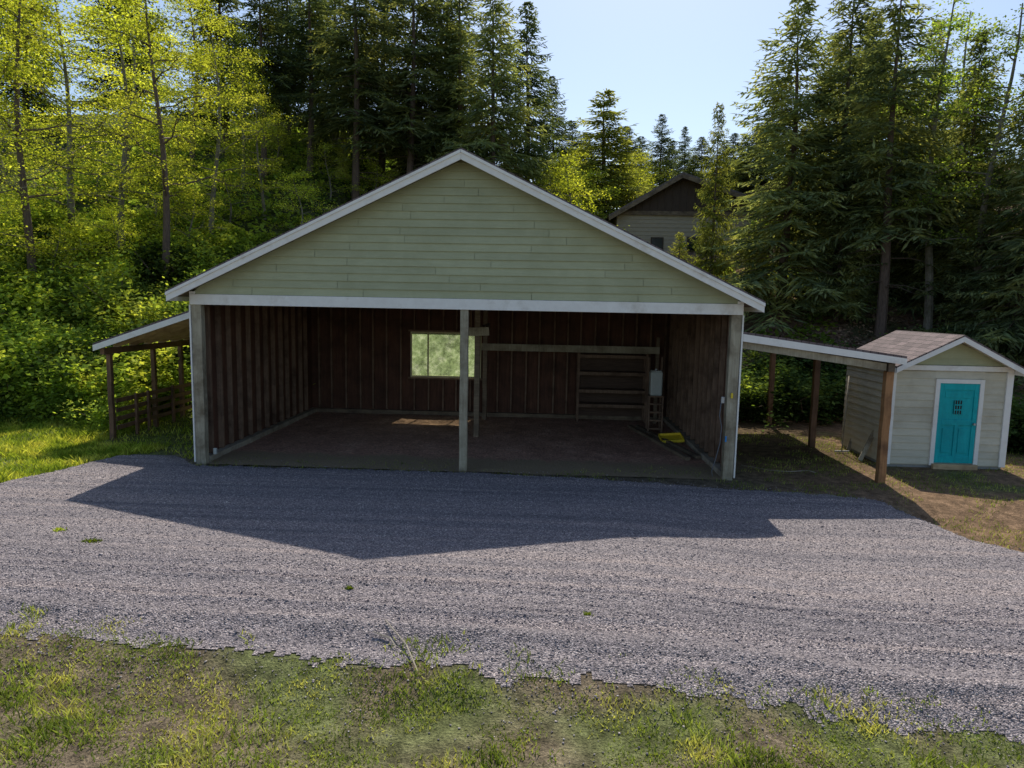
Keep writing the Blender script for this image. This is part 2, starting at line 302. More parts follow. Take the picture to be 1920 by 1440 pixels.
# ------------------------------------------------------------------ garage
W=5.2;H=3.12;D=6.64;HP=5.99;SL=.477;TX=W+.29
g=thing('garage','large open fronted two bay garage with sage green lapped gable','garage',(0,3.3,0))
def lap(mb,u0f,z0,z1,pitch,pos,lip=.022,seam=2.6):
    z=z0; 
    while z<z1-.01:
        zt=min(z+pitch,z1); a0,b0=u0f(z); a1,b1=u0f(zt)
        cuts=[a0]; u=a0+random.uniform(.5,seam)
        while u<b0-.4: cuts.append(u); u+=random.uniform(seam*.7,seam*1.5)
        cuts.append(b0)
        for i in range(len(cuts)-1):
            ca=cuts[i]+(.004 if i else 0); cb=cuts[i+1]-(.004 if i<len(cuts)-2 else 0); j=random.uniform(0,.004)
            ta=max(ca,a1) if i else a1; tb=min(cb,b1) if i<len(cuts)-2 else b1
            ta=min(ta,b1); tb=max(tb,a1)
            if tb<ta: tb=ta
            vs=[pos(ca,z,lip+j),pos(cb,z,lip+j),pos(tb,zt,.004),pos(ta,zt,.004),pos(ca,z,0),pos(cb,z,0)]
            mb.add(vs,[(0,1,2,3),(4,5,1,0)])
        z=zt
mb=MB()
rb=lambda x:HP-.13-SL*abs(x)
mb.prismY([(-W,H+.2),(W,H+.2),(W,rb(W)),(0,rb(0)),(-W,rb(W))],-.05,.0)
def wf(z):
    ww=min(W-.02,(HP-.13-z)/SL); ww=max(ww,.01); return (-ww,ww)
lap(mb,wf,H+.205,HP-.16,.145,lambda u,z,n:(u,-.052-n,z),.028)
mb.build('gable_siding',MT['siding'],g)
for s in (-1,1):
    m=MB(); m.prismY([(0,HP-.0),(s*TX,HP-SL*TX),(s*TX,HP-SL*TX-.03),(0,HP-.03)][::s],-.43,D+.4); m.build('roof_slope',MT['shingle'],g)
    m=MB(); m.prismY([(0,HP-.033),(s*(TX-.03),HP-SL*(TX-.03)-.033),(s*(TX-.03),HP-SL*(TX-.03)-.12),(0,HP-.12)][::s],-.37,D+.36); m.build('roof_deck',MT['under'],g)
    m=MB(); m.prismY([(0.002*s,HP-.032),(s*(TX-.005),HP-SL*(TX-.005)-.032),(s*(TX-.005),HP-SL*(TX-.005)-.20),(0.002*s,HP-.20)][::s],-.415,-.375)
    m.prismY([(0.004*s,HP-.031),(s*(TX+.0),HP-SL*(TX+.0)-.031),(s*(TX+.0),HP-SL*(TX)-.085),(0.004*s,HP-.085)][::s],-.44,-.416); m.build('barge_board',MT['white'],g)
    m=MB().box(*sorted((s*(TX-.03),s*(TX-.001))),-.37,D+.36,HP-SL*TX-.19,HP-SL*TX-.035); m.build('eave_fascia',MT['white'],g)
m=MB().box(-W-.01,W+.01,-.10,-.052,H,H+.2); m.build('header_trim',MT['white'],g,.006)
m=MB().box(-W+.02,W-.02,-.05,.06,H+.02,H+.3); m.build('header_beam',MT['beam'],g)
for s in (-1,1):
    m=MB().box(*sorted((s*(W-.1),s*(W+.012))),-.098,-.05,H+.203,HP-.14-SL*W); m.build('corner_trim',MT['white'],g,.004)
    m=MB().box(*sorted((s*(W+.002),s*(W+.03))),-.09,.06,.05,H-.003); m.build('corner_trim',MT['white'],g,.004)
XC=.053
def rough_post(x,y,w,d,z0,z1,mat,parent,name='post'):
    m=MB(); n=8; pts=[]
    for i in range(n+1):
        z=z0+(z1-z0)*i/n; jx=random.uniform(-.005,.005); jy=random.uniform(-.005,.005)
        pts+=[(x-w/2+jx,y-d/2+jy,z),(x+w/2+jx,y-d/2+jy,z),(x+w/2+jx,y+d/2+jy,z),(x-w/2+jx,y+d/2+jy,z)]
    fs=[(3,2,1,0),(4*n,4*n+1,4*n+2,4*n+3)]
    for i in range(n):
        for j in range(4): fs.append((4*i+j,4*i+(j+1)%4,4*i+4+(j+1)%4,4*i+4+j))
    m.add(pts,fs); return m.build(name,mat,parent,.008)
rough_post(-W+.1,.0,.19,.15,-.05,H-.002,MT['post'],g); rough_post(W-.1,.0,.19,.15,-.05,H-.002,MT['post'],g); rough_post(XC,.0,.15,.15,-.05,H-.002,MT['post'],g)
def side_wall(s):
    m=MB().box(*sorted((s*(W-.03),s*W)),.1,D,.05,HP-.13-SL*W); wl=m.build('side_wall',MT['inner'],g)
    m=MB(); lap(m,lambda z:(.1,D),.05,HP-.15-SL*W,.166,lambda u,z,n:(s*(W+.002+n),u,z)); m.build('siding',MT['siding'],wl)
    y=.35
    while y<D-.2:
        m=MB().box(*sorted((s*(W-.031),s*(W-.13))),y,y+random.choice([.04,.04,.05,.07]),.15,3.3); m.build('stud',MT['stud'],wl,.003); y+=random.uniform(.42,.50)
    m=MB().box(*sorted((s*(W-.028),s*(W-.2))),.12,D-.03,.0,.13); m.build('sill_plate',MT['sill'],wl,.006)
side_wall(-1); side_wall(1)
p0=P(770,706,D-.02); p1=P(903,624,D-.02); wx0,wx1,wz0,wz1=p0.x,p1.x,p0.z,p1.z
m=MB(); y0,y1=D-.03,D
m.box(-W,wx0,y0,y1,.05,3.5).box(wx1,W,y0,y1,.05,3.5).box(wx0,wx1,y0,y1,.05,wz0).box(wx0,wx1,y0,y1,wz1,3.5)
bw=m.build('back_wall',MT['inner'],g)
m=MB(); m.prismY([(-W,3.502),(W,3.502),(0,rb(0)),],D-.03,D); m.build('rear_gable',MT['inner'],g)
x=-W+.25
while x<W-.1:
    if wx0-.06<x<wx1+.03:
        for a,b in ((.15,wz0-.05),(wz1+.05,3.4)):
            MB().box(x,x+.045,D-.13,D-.031,a,b).build('stud',MT['stud'],bw,.003)
    else: MB().box(x,x+.045,D-.13,D-.031,.15,3.4).build('stud',MT['stud'],bw,.003)
    x+=random.uniform(.36,.43)
MB().box(-W+.2,W-.2,D-.17,D-.028,0,.13).build('sill_plate',MT['beam'],bw,.006)
MB().box(wx0-.05,wx1+.05,D-.14,D-.032,wz0-.05,wz0-.003).build('window_rail',MT['stud'],bw)
MB().box(wx0-.05,wx1+.05,D-.14,D-.032,wz1+.003,wz1+.05).build('window_rail',MT['stud'],bw)
wn=MB(); t=.045; wn.box(wx0,wx1,D-.05,D+.01,wz0,wz0+t).box(wx0,wx1,D-.05,D+.01,wz1-t,wz1)
divs=[wx0,P(803,660,D).x-.02,P(868,660,D).x,wx1-t]
for dx in divs: wn.box(dx,dx+t,D-.049,D+.009,wz0+t+.001,wz1-t-.001)
wo=wn.build('window',MT['windowframe'],g)
for i in range(3): MB().box(divs[i]+t,divs[i+1],D-.02,D-.016,wz0+t,wz1-t).build('pane',MT['pane'],wo)
a=G(893,820);b=G(908,788)
rough_post(a.x,a.y,.13,.13,0,3.1,MT['beam'],g,'loft_post'); rough_post(b.x,b.y,.12,.12,0,3.1,MT['beam'],g,'loft_post')
lb=P(908,650,b.y); rb_=P(1236,656,b.y)
MB().beam((b.x-.1,b.y-.08,lb.z),(rb_.x,b.y-.08,lb.z-.0),.05,.19).build('loft_beam',MT['post'],g,.004)
q=P(893,622,a.y); MB().beam((a.x-.2,a.y-.09,q.z),(a.x+.28,a.y-.09,q.z+.02),.05,.2).build('loft_brace',MT['post'],g,.004)
MB().beam((a.x+.09,a.y,q.z+.05),(b.x+.1,b.y,q.z+.05),.05,.18).build('loft_beam',MT['beam'],g,.004)
rough_post(rb_.x-.04,b.y,.09,.09,0,lb.z+.35,MT['beam'],g,'loft_post')
for yy in (1.5,3.0,4.5):
    m=MB(); m.box(-W+.02,W-.02,yy,yy+.045,3.3,3.42)
    for s in (-1,1): m.beam((0.03*s,yy+.022,rb(0)-.08),(s*(W-.05),yy+.022,rb(W)-.08),.045,.12,(0,0,1)); m.beam((s*1.7,yy+.068,3.35),(s*.8,yy+.068,rb(.8)-.05),.04,.09)
    m.build('truss',MT['beam'],g)
q=P(403,846,.12); MB().box(q.x-.03,q.x+.03,.11,.16,q.z-.06,q.z+.06).build('outlet_box',MT['whiteplastic'],g,.006)
q=P(1356,750,-.1); MB().box(q.x-.04,q.x+.02,-.12,-.077,q.z-.06,q.z+.06).build('outlet_box',MT['grey_metal'],g,.006)
q=P(1372,742,-.1); MB().box(q.x-.015,q.x+.02,-.12,-.078,q.z-.05,q.z+.05).build('wall_hook',MT['yellow'],g,.01)
q=P(1361,822,-.1); MB().box(q.x-.015,q.x+.015,-.11,-.078,q.z-.07,q.z+.04).build('strap',MT['blue'],g,.008)
pts=[P(x,y,-.12) for x,y in ((1352,756),(1349,780),(1353,800),(1350,830),(1342,860),(1334,884),(1336,893))]
MB().tube(pts,.008,6).build('cable',MT['hose'],g,smooth=True)
# ------------------------------------------------------------------ storage shelf
a=P(1082,780,D-.5); b=P(1208,780,D-.5)
sh=thing('storage_shelf','dark wooden storage shelf against the garage back wall','shelf',((a.x+b.x)/2,D-.4,0))
zt=P(1140,660,D-.5).z
for xx in (a.x,b.x):
    for yy in (D-.60,D-.2): MB().box(xx-.035,xx+.035,yy-.03,yy+.03,.01,zt+.1).build('upright',MT['stud'],sh,.004)
MB().box(a.x-.03,b.x+.03,D-.16,D-.14,.1,zt+.05).build('back_panel',MT['studdark'],sh)
for yy in (668,700,733,760):
    z=P(1140,yy,D-.5).z; MB().box(a.x-.02,b.x+.02,D-.66,D-.165,z-.045,z+.045).build('shelf_board',MT['stud'],sh,.003)
a=P(1226,800,4.6); gx_=a.x
ld=thing('ladder','short wooden ladder stand under the white plastic container','ladder',(gx_,4.6,0))
zt=P(1226,741,4.6).z
for s in (-1,1):
    for yy in (4.45,4.8): MB().box(gx_+s*.17-.02,gx_+s*.17+.02,yy-.03,yy+.03,.01,zt-.03+(1.0 if yy>4.6 else 0)).build('rail',MT['stud'],ld,.004)
for i in range(4):
    z=.15+i*(zt-.15)/4; MB().box(gx_-.15,gx_+.15,4.43,4.47,z-.02,z+.025).build('rung',MT['stud'],ld,.004)
MB().box(gx_-.2,gx_+.2,4.40,4.76,zt-.03,zt).build('platform',MT['stud'],ld,.004)
zc=P(1226,692,4.6).z
cn=thing('plastic_container','cloudy white plastic container on a ladder stand by the right wall','container',(gx_,4.62,zt))
MB().box(gx_-.15,gx_+.15,4.46,4.74,zt+.002,zc-.06).build('body',MT['whiteplastic'],cn,.03)
MB().box(gx_-.13,gx_+.13,4.48,4.72,zc-.058,zc-.03).build('lid',MT['whiteplastic'],cn,.01); MB().tube([(gx_,4.6,zc-.032),(gx_,4.6,zc+.01)],.04,10).build('cap',MT['grey_metal'],cn)
c=G(1258,830); tr=thing('tray','shallow yellow plastic tray tipped on the dirt floor','tray',(c.x,c.y,.02))
m=MB(); m.box(-.26,.26,-.18,.18,0,.012); 
for (x0,x1,y0,y1) in ((-.27,.27,-.19,-.175),(-.27,.27,.175,.19),(-.27,-.255,-.175,.175),(.255,.27,-.175,.175)): m.box(x0,x1,y0,y1,-.002,.06)
m.v=[(v[0]*1.0+c.x,v[1]*1.3+c.y,v[2]+.09+.22*v[1]+.08*v[0]) for v in m.v]; m.build('basin',MT['yellow'],tr,.004)
a=G(1180,803);b=G(1290,866)
for i,(dx,lab) in enumerate(((0,'long grey timber lying on floor, left of the pair'),(.2,'long grey timber lying on floor, nearest right wall'))):
    t=thing('timber',lab,'timber',((a.x+b.x)/2+dx,(a.y+b.y)/2,0),'timbers on the garage floor'); MB().beam((a.x+dx,a.y,.06),(b.x+dx*1.3,b.y+dx,.06),.11,.07).build('plank',MT['beam'],t,.006)
# ------------------------------------------------------------------ left lean-to
YL=1.6
e0=P(175,645,YL); e1=P(360,582,YL); sl=(e1.z-e0.z)/(e1.x-e0.x); zw=e0.z+sl*(-W-.03-e0.x)
ll=thing('lean_to','left lean-to with sloping plank roof on dark posts','lean-to',(-6.8,4,0))
x0,x1=e0.x,-W-.03; z0,z1=e0.z,zw
MB().prismY([(x0,z0-.02),(x1,z1-.02),(x1,z1+.02),(x0,z0+.02)],YL-.02,6.8).build('roof',MT['shingle'],ll)
MB().prismY([(x0,z0-.15),(x1,z1-.15),(x1,z1-.022),(x0,z0-.022)],YL-.03,YL+.01).build('fascia',MT['white'],ll)
MB().prismY([(x0+.01,z0-.045),(x1,z1-.045),(x1,z1-.022),(x0+.01,z0-.022)],YL+.012,6.75).build('roof_boards',MT['plank'],ll)
for yy in np.arange(YL+.6,6.6,.61):
    MB().prismY([(x0+.05,z0-.14),(x1,z1-.14),(x1,z1-.047),(x0+.05,z0-.047)],yy,yy+.045).build('rafter',MT['plank'],ll)
zb=z0+sl*(-8.15-x0)-.145
MB().box(-8.22,-8.12,YL+.1,6.6,zb-.14,zb-.003).build('beam',MT['darkpost'],ll,.005)
for yy in (1.94,3.67,4.95,6.5): rough_post(-8.17,yy,.10,.10,-.05,zb-.142,MT['darkpost'],ll)
fe=thing('rail_fence','low dark wooden rail fence under the left lean-to','fence',(-8.1,3.4,0))
for i,z in enumerate((.28,.48,.68,.90)): MB().box(-8.118,-8.09,2.0,6.45,z-.055,z+.045).build('rail',MT['darkpost'],fe,.004)
for yy in (2.7,3.2,4.3,5.6): MB().box(-8.088,-8.03,yy-.04,yy+.04,.0,.98).build('picket',MT['darkpost'],fe,.004)
# ------------------------------------------------------------------ right lean-to
YR=-.05
e1=P(1388,622,YR); e0=P(1700,669,YR); sl=(e0.z-e1.z)/(e0.x-e1.x); x1=W+.035; z1=e1.z+sl*(x1-e1.x); x0,z0=e0.x,e0.z
rl=thing('lean_to','right lean-to with white fascia joining garage and shed','lean-to',(6.8,3,0))
MB().prismY([(x1,z1-.03),(x0,z0-.03),(x0,z0+.01),(x1,z1+.01)],YR-.02,6.8).build('roof',MT['shingle'],rl)
MB().prismY([(x1,z1-.17),(x0,z0-.15),(x0,z0-.033),(x1,z1-.033)],YR-.03,YR+.01).build('fascia',MT['white'],rl)
MB().prismY([(x1,z1-.055),(x0-.01,z0-.055),(x0-.01,z0-.033),(x1,z1-.033)],YR+.012,6.75).build('roof_boards',MT['under'],rl)
for yy in np.arange(YR+.6,6.6,.61): MB().prismY([(x1,z1-.15),(x0-.03,z0-.15),(x0-.03,z0-.057),(x1,z1-.057)],yy,yy+.045).build('rafter',MT['under'],rl)
zb=z1+sl*(8.02-x1)-.155
MB().box(7.94,8.06,YR+.05,6.6,zb-.16,zb-.003).build('beam',MT['beam'],rl,.005)
MB().prismY([(x1,z1-.30),(7.9,zb-.14),(7.9,zb-.01),(x1,z1-.16)],YR+.05,YR+.09).build('rafter',MT['post'],rl)
rough_post(8.01,.12,.14,.14,-.1,zb-.162,MT['redpost'],rl); rough_post(7.98,3.4,.13,.13,-.1,zb-.162,MT['darkpost'],rl); rough_post(7.98,6.5,.13,.13,-.1,zb-.162,MT['darkpost'],rl)
# ------------------------------------------------------------------ shed
SY=1.5; a=G(1668,877);b=G(1880,880); sx0,sx1=a.x-.02,b.x; scx=(sx0+sx1)/2
pk=P(1808,628,SY-.3); ev=P(1925,692,SY-.3); ssl=(pk.z-ev.z)/(ev.x-pk.x); scx=pk.x; hw=(sx1-sx0)/2; sx0=scx-hw; sx1=scx+hw; sD=2.1; eo=ev.x-scx
ztop=pk.z-ssl*hw-.1
s_=thing('garden_shed','small beige lap sided shed with gabled shingle roof','shed',(scx,SY+1,0))
dl=P(1755,800,SY).x; dr=P(1829,800,SY).x; dtop=P(1790,719,SY).z; dbot=.12
m=MB(); m.box(sx0+.02,sx1-.02,SY+.02,SY+.05,.06,ztop); m.build('front_wall',MT['siding_grey'],s_)
fw=MB(); zt1=ztop-.04
lap(fw,lambda z:(sx0+.1,dl-.09),.08,zt1,.15,lambda u,z,n:(u,SY+.018-n,z),.02,5); lap(fw,lambda z:(dr+.09,sx1-.1),.08,zt1,.15,lambda u,z,n:(u,SY+.018-n,z),.02,5); lap(fw,lambda z:(dl-.09,dr+.09),dtop+.1,zt1,.15,lambda u,z,n:(u,SY+.018-n,z),.02,5)
fw.build('front_siding',MT['siding_grey'],s_)
def sw(z): 
    w2=max(.01,min(hw,(pk.z-.12-z)/ssl)); return (scx-w2,scx+w2)
fw=MB(); fw.prismY([(scx-hw,ztop+.08),(scx+hw,ztop+.08),(scx,pk.z-.12)],SY+.02,SY+.05); lap(fw,sw,ztop+.085,pk.z-.14,.15,lambda u,z,n:(u,SY+.018-n,z),.02,5)
fw.build('gable_siding',MT['siding'],s_)
for s in (-1,1):
    xx=scx+s*hw; m=MB().box(*sorted((xx-s*.03,xx)),SY+.02,SY+sD,.06,pk.z-.12-ssl*hw); lap(m,lambda z:(SY+.05,SY+sD-.05),.08,pk.z-.14-ssl*hw,.15,lambda u,z,n:(xx+s*(.002+n),u,z),.02,5); m.build('side_wall',MT['siding_grey'],s_)
    MB().box(*sorted((xx-s*.1,xx+s*.03)),SY-.03,SY+.014,.06,ztop-.005).build('corner_trim',MT['white'],s_,.004)
    MB().prismY([(scx,pk.z),(scx+s*eo,pk.z-ssl*eo),(scx+s*eo,pk.z-ssl*eo-.03),(scx,pk.z-.03)][::s],SY-.33,SY+sD+.25).build('roof_slope',MT['shingle'],s_)
    MB().prismY([(scx+.001*s,pk.z-.032),(scx+s*(eo-.01),pk.z-ssl*(eo-.01)-.032),(scx+s*(eo-.01),pk.z-ssl*(eo-.01)-.14),(scx+.001*s,pk.z-.14)][::s],SY-.325,SY-.29).build('barge_board',MT['white'],s_)
    MB().prismY([(scx+.001*s,pk.z-.032),(scx+s*(eo-.02),pk.z-ssl*(eo-.02)-.032),(scx+s*(eo-.02),pk.z-ssl*(eo-.02)-.08),(scx+.001*s,pk.z-.08)][::s],SY-.288,SY+sD+.22).build('roof_deck',MT['white'],s_)
    MB().box(*sorted((scx+s*(eo-.008),scx+s*(eo-.03))),SY-.28,SY+sD+.22,pk.z-ssl*eo-.15,pk.z-ssl*eo-.04).build('eave_fascia',MT['white'],s_)
MB().box(sx0,sx1,SY+sD-.03,SY+sD,.06,ztop+.1).build('back_wall',MT['siding_grey'],s_)
MB().box(sx0-.02,sx1+.02,SY-.035,SY+.016,ztop-.03,ztop+.075).build('frieze_trim',MT['white'],s_,.004)
MB().box(sx0+.01,sx1-.01,SY+.04,SY+sD-.04,-.05,.058).build('floor_slab',MT['foundation'],s_)
door=MB().box(dl,dr,SY-.0,SY+.018,dbot,dtop).build('door',MT['teal'],s_)
dw=dr-dl; m=MB(); cxm=(dl+dr)/2; hgt=dtop-dbot
gx0,gx1=cxm-.085,cxm+.085; gz1=dbot+hgt*.79; gz0=dbot+hgt*.62
for x0_,x1_ in ((dl,dl+.09),(dr-.09,dr),(cxm-.035,cxm+.035)): 
    m.box(x0_,x1_,SY-.018,SY-.002,dbot,dbot+hgt*.5) if x0_>dl and x1_<dr else m.box(x0_,x1_,SY-.018,SY-.002,dbot,dtop)
for zf0,zf1 in ((0,.09),(.48,.55),(.92,1)): m.box(dl+.091,dr-.091,SY-.017,SY-.002,dbot+hgt*zf0,dbot+hgt*zf1)
for x0_,x1_ in ((dl+.13,cxm-.06),(cxm+.06,dr-.13)): m.box(x0_,x1_,SY-.012,SY-.002,dbot+hgt*.13,dbot+hgt*.44)
m.box(dl+.13,dr-.13,SY-.010,SY-.002,gz1+.05,dbot+hgt*.90); m.build('raised_panel',MT['teal'],door,.004)
MB().box(gx0,gx1,SY-.014,SY-.003,gz0,gz1).build('window',MT['darkglass'],door)
m=MB()
for k in range(4): m.box(gx0+.004+k*.05,gx0+.016+k*.05,SY-.03,SY-.016,gz0,gz1)
for zz in (gz0+.09,gz1-.09): m.box(gx0,gx1,SY-.034,SY-.031,zz-.012,zz+.012)
m.build('grille',MT['teal'],door)
MB().tube([(dr-.06,SY-.02,dbot+hgt*.5),(dr-.06,SY-.07,dbot+hgt*.5)],.025,8).build('handle',MT['grey_metal'],door)
MB().box(dl-.09,dl-.003,SY-.035,SY+.016,.06,dtop+.09).box(dr+.003,dr+.09,SY-.035,SY+.016,.06,dtop+.09).box(dl-.002,dr+.002,SY-.034,SY+.016,dtop+.003,dtop+.089).build('door_trim',MT['white'],s_,.004)
MB().box(dl-.05,dr+.05,SY-.12,SY-.036,.0,dbot-.01).build('step',MT['plank'],s_,.006)
t=thing('rake','long handled rake leaning against the shed side wall','rake',(8.1,3.4,0))
a=G(1578,850); tp=P(1592,705,3.0); MB().tube([(a.x,a.y,.05),tp],.014,7).build('handle',MT['sill'],t,smooth=True)
m=MB().beam((a.x-.17,a.y-.02,.05),(a.x+.17,a.y+.02,.05),.025,.025)
for k in range(9): m.beam((a.x-.16+k*.04,a.y,.05),(a.x-.16+k*.04,a.y-.05,.0),.006,.006)
m.build('head',MT['grey_metal'],t)
for (bx,by,tx,ty,YY,lab) in ((1612,866,1640,808,1.9,'short board leaning low against the shed corner'),(1590,846,1612,790,3.0,'dark short board leaning against the shed side behind')):
    a=G(bx,by); q=P(tx,ty,a.y+.15); t=thing('board',lab,'board',(a.x,a.y,0),'boards leaning on the shed'); MB().beam((a.x,a.y,.03),q,.09,.025,(0,-1,.3)).build('plank',MT['post'],t,.004)
pts=[]; 
for i,(x,y) in enumerate(((1390,874),(1415,878),(1445,884),(1480,886),(1515,884),(1530,888))): q=G(x,y); pts.append((q.x,q.y,.02))
m=MB().tube(pts,.008,6); o=m.build('hose',MT['sill'],smooth=True); tag(o,'thin pale hose curling on dirt beside garage corner','hose')
# ------------------------------------------------------------------ house behind
HY=26.0; pk=P(1277,326,HY); lf=P(1140,405,HY); rt=P(1428,380,HY); hs={-1:(pk.z-lf.z)/(pk.x-lf.x),1:(pk.z-rt.z)/(rt.x-pk.x)}; ew={-1:pk.x-lf.x,1:rt.x-pk.x}; gh=h1(pk.x,HY)-1.0; hw2={k:ew[k]-.5 for k in ew}
ho=thing('house','brown roofed house with dark gable on the hillside behind','house',(pk.x,HY+5,gh))
for s in (-1,1):
    e_=ew[s]; k_=hs[s]
    MB().prismY([(pk.x,pk.z),(pk.x+s*e_,pk.z-k_*e_),(pk.x+s*e_,pk.z-k_*e_-.1),(pk.x,pk.z-.1)][::s],HY-.6,HY+9.5).build('roof_slope',MT['shingle2'],ho)
    MB().prismY([(pk.x+.001*s,pk.z-.102),(pk.x+s*e_*.998,pk.z-k_*e_*.998-.102),(pk.x+s*e_*.998,pk.z-k_*e_*.998-.32),(pk.x+.001*s,pk.z-.32)][::s],HY-.62,HY-.55).build('barge_board',MT['beam'],ho)
eave=pk.z-hs[-1]*hw2[-1]-.12; eaR=pk.z-hs[1]*hw2[1]-.12; xl=pk.x-hw2[-1]; xr=pk.x+hw2[1]
MB().box(xl,xr,HY-.06,HY-.042,eave-.1,eave+.12).build('belt_trim',MT['beam'],ho)
m=MB(); m.prismY([(xl,eave),(xr,eave),(xr,eaR),(pk.x,pk.z-.12)],HY,HY+.08)
u=xl+.2
while u<xr-.1: 
    k_=hs[-1] if u<pk.x else hs[1]; m.box(u,u+.05,HY-.04,HY-.001,eave,pk.z-.17-k_*abs(u-pk.x)); u+=.4
m.build('gable_wall',MT['housedark'],ho)
m=MB(); m.box(xl,xr,HY+.1,HY+9,gh,eave); lap(m,lambda z:(xl,xr),gh,eave,.22,lambda u,z,n:(u,HY+.09-n,z),.03,5); lap(m,lambda z:(HY+.1,HY+9),gh,eave,.22,lambda u,z,n:(xl-.001-n,u,z),.03,5); m.build('wall',MT['housewall'],ho)
for px in (1232,1300):
    q=P(px,455,HY); wi=MB().box(q.x-.35,q.x+.35,HY+.0,HY+.05,q.z-.5,q.z+.3).build('window',MT['housedark'],ho); MB().box(q.x-.28,q.x+.28,HY-.01,HY-.003,q.z-.43,q.z+.23).build('pane',MT['darkglass'],wi)
# ------------------------------------------------------------------ plants
def conifer(seed,h,r,bare,nbr,step,mat,wl=.03,droop=.22,wh=5):
    rg=np.random.default_rng(seed); Cs=[];Ds=[];Ss=[]; nw=nbr//wh
    for i in range(nbr):
        t=bare+(1-bare)*min(.995,(i//wh+rg.random()*.45)/nw); q=(1-t)/(1-bare)
        L=r*q**.75*rg.uniform(.45,1.2)+.10
        a=rg.uniform(0,6.283); e=-.10+.5*t**2+rg.uniform(-.15,.15)
        bd=np.array([math.cos(a)*math.cos(e),math.sin(a)*math.cos(e),math.sin(e)])
        n=max(4,int(L*step)); s=np.linspace(.1,1,n)
        Pp=np.array([0,0,t*h])+bd*L*s[:,None]; Pp[:,2]+=-droop*L*s**2+.14*L*s**5
        pr=np.array([-math.sin(a),math.cos(a),0])
        Cs.append(Pp); Ds.append(np.tile(bd*L/n*1.8,(n,1))+rg.normal(0,.015,(n,3))); Ss.append(np.tile(pr*wl,(n,1)))
        for sd in (-1,1):
            tl=np.minimum((.45*L*(1-s)+.16)*rg.uniform(.6,1.25,n),.9)
            td=pr*sd*.8+bd*.55+np.array([0,0,-.32]); td=td+rg.normal(0,.2,(n,3))
            for k in range(3):
                c=Pp+td*(tl*k/3)[:,None]; d=td*(tl/3*1.7)[:,None]+rg.normal(0,.04,(n,3)); d[:,2]-=.035*k
                sv=np.cross(d,np.array([.1,.1,1])+rg.normal(0,.6,(n,3))); sv/=np.linalg.norm(sv,axis=1)[:,None]+1e-6
                Cs.append(c);Ds.append(d);Ss.append(sv*wl*rg.uniform(.7,1.4,(n,1)))
    C=np.concatenate(Cs);Dd=np.concatenate(Ds);S=np.concatenate(Ss)
    cr=quadleaves('crown',C,Dd,S); cr.materials.append(mat)
    m=MB(); rr=h*.012+.03; ph=rg.uniform(0,6); pts=[(.05*math.sin(k*.9+ph),.05*math.cos(k*.7+ph),-.4+(h*.97+.4)*k/9) for k in range(10)]; m.tube(pts,[rr*(1-k/9.3) for k in range(10)],8)
    for i in range(int(nbr*.25)):
        t=bare*.45+(1-bare*.45)*rg.random(); a=rg.uniform(0,6.28); L=(r*(1-t)*.7+.1); m.tube([(0,0,t*h),(math.cos(a)*L*.5,math.sin(a)*L*.5,t*h-.02*L),(math.cos(a)*L,math.sin(a)*L,t*h-.18*L)],[.022,.014,.005],4)
    tm=bpy.data.meshes.new('trunk'); tm.from_pydata(m.v,[],m.f); tm.update(); tm.materials.append(MT['bark']); return tm,cr,h
def broadleaf(seed,h,r,mat,bark,nl=15,tips=7,lf=70,sz=.055,low=.28,spread=.34):
    rg=np.random.default_rng(seed); m=MB(); ph=rg.uniform(0,6); K=10
    tp=[np.array([.22*math.sin(k*.6+ph)-.22*math.sin(ph),.2*math.sin(k*.5+ph*2)-.2*math.sin(ph*2),-.3+(h*.93+.3)*k/K]) for k in range(K+1)]
    rr=h*.011+.03; m.tube(tp,[rr*(1-.88*k/K) for k in range(K+1)],8); cen=[]
    for i in range(nl):
        t=low+(1-low)*(i+rg.random())/nl; f=t*K; k=min(int(f),K-1); b=tp[k]+(tp[k+1]-tp[k])*(f-k)
        a=i*2.4+rg.uniform(-.6,.6); L=r*(1-.65*((t-low)/(1-low))**1.5)*rg.uniform(.65,1.15); e=rg.uniform(.15,.7)
        d=np.array([math.cos(a)*math.cos(e),math.sin(a)*math.cos(e),math.sin(e)]); p=[b+d*L*u+np.array([0,0,-.18*L*u*u])+rg.normal(0,.03*L,3)*(u>0) for u in (0,.25,.5,.75,1)]
        m.tube(p,[rr*.35*(1-t*.6)*(1-.2*j) for j in range(5)],5)
        for j in range(tips):
            u=rg.uniform(.25,1); kk=min(int(u*4),3); q=p[kk]+(p[kk+1]-p[kk])*(u*4-kk); dd=d*.5+rg.normal(0,.6,3); dd[2]=dd[2]*.4+.1; dd/=np.linalg.norm(dd); l2=L*rg.uniform(.2,.45)
            e2=q+dd*l2; m.tube([q,(q+e2)/2+rg.normal(0,.03,3),e2],[.014,.009,.004],4)
            for u2 in (.35,.7,1.0): cen.append(q+dd*l2*u2)
    cen=np.array(cen); N=len(cen)*lf//3; idx=rg.integers(0,len(cen),N)
    C=cen[idx]+rg.normal(0,1,(N,3))*np.array([spread,spread,spread*.36])
    Dd=rg.normal(0,1,(N,3)); Dd[:,2]=Dd[:,2]*.5-.25; Dd/=np.linalg.norm(Dd,axis=1)[:,None]; ln=sz*rg.uniform(1.2,2.4,(N,1))
    S=np.cross(Dd,rg.normal(0,.5,(N,3))+np.array([0,0,1])); S/=np.linalg.norm(S,axis=1)[:,None]+1e-6
    cr=quadleaves('crown',C,Dd*ln,S*ln*.33); cr.materials.append(mat); tm=bpy.data.meshes.new('trunk'); tm.from_pydata(m.v,[],m.f); tm.update(); tm.materials.append(bark); return tm,cr,h
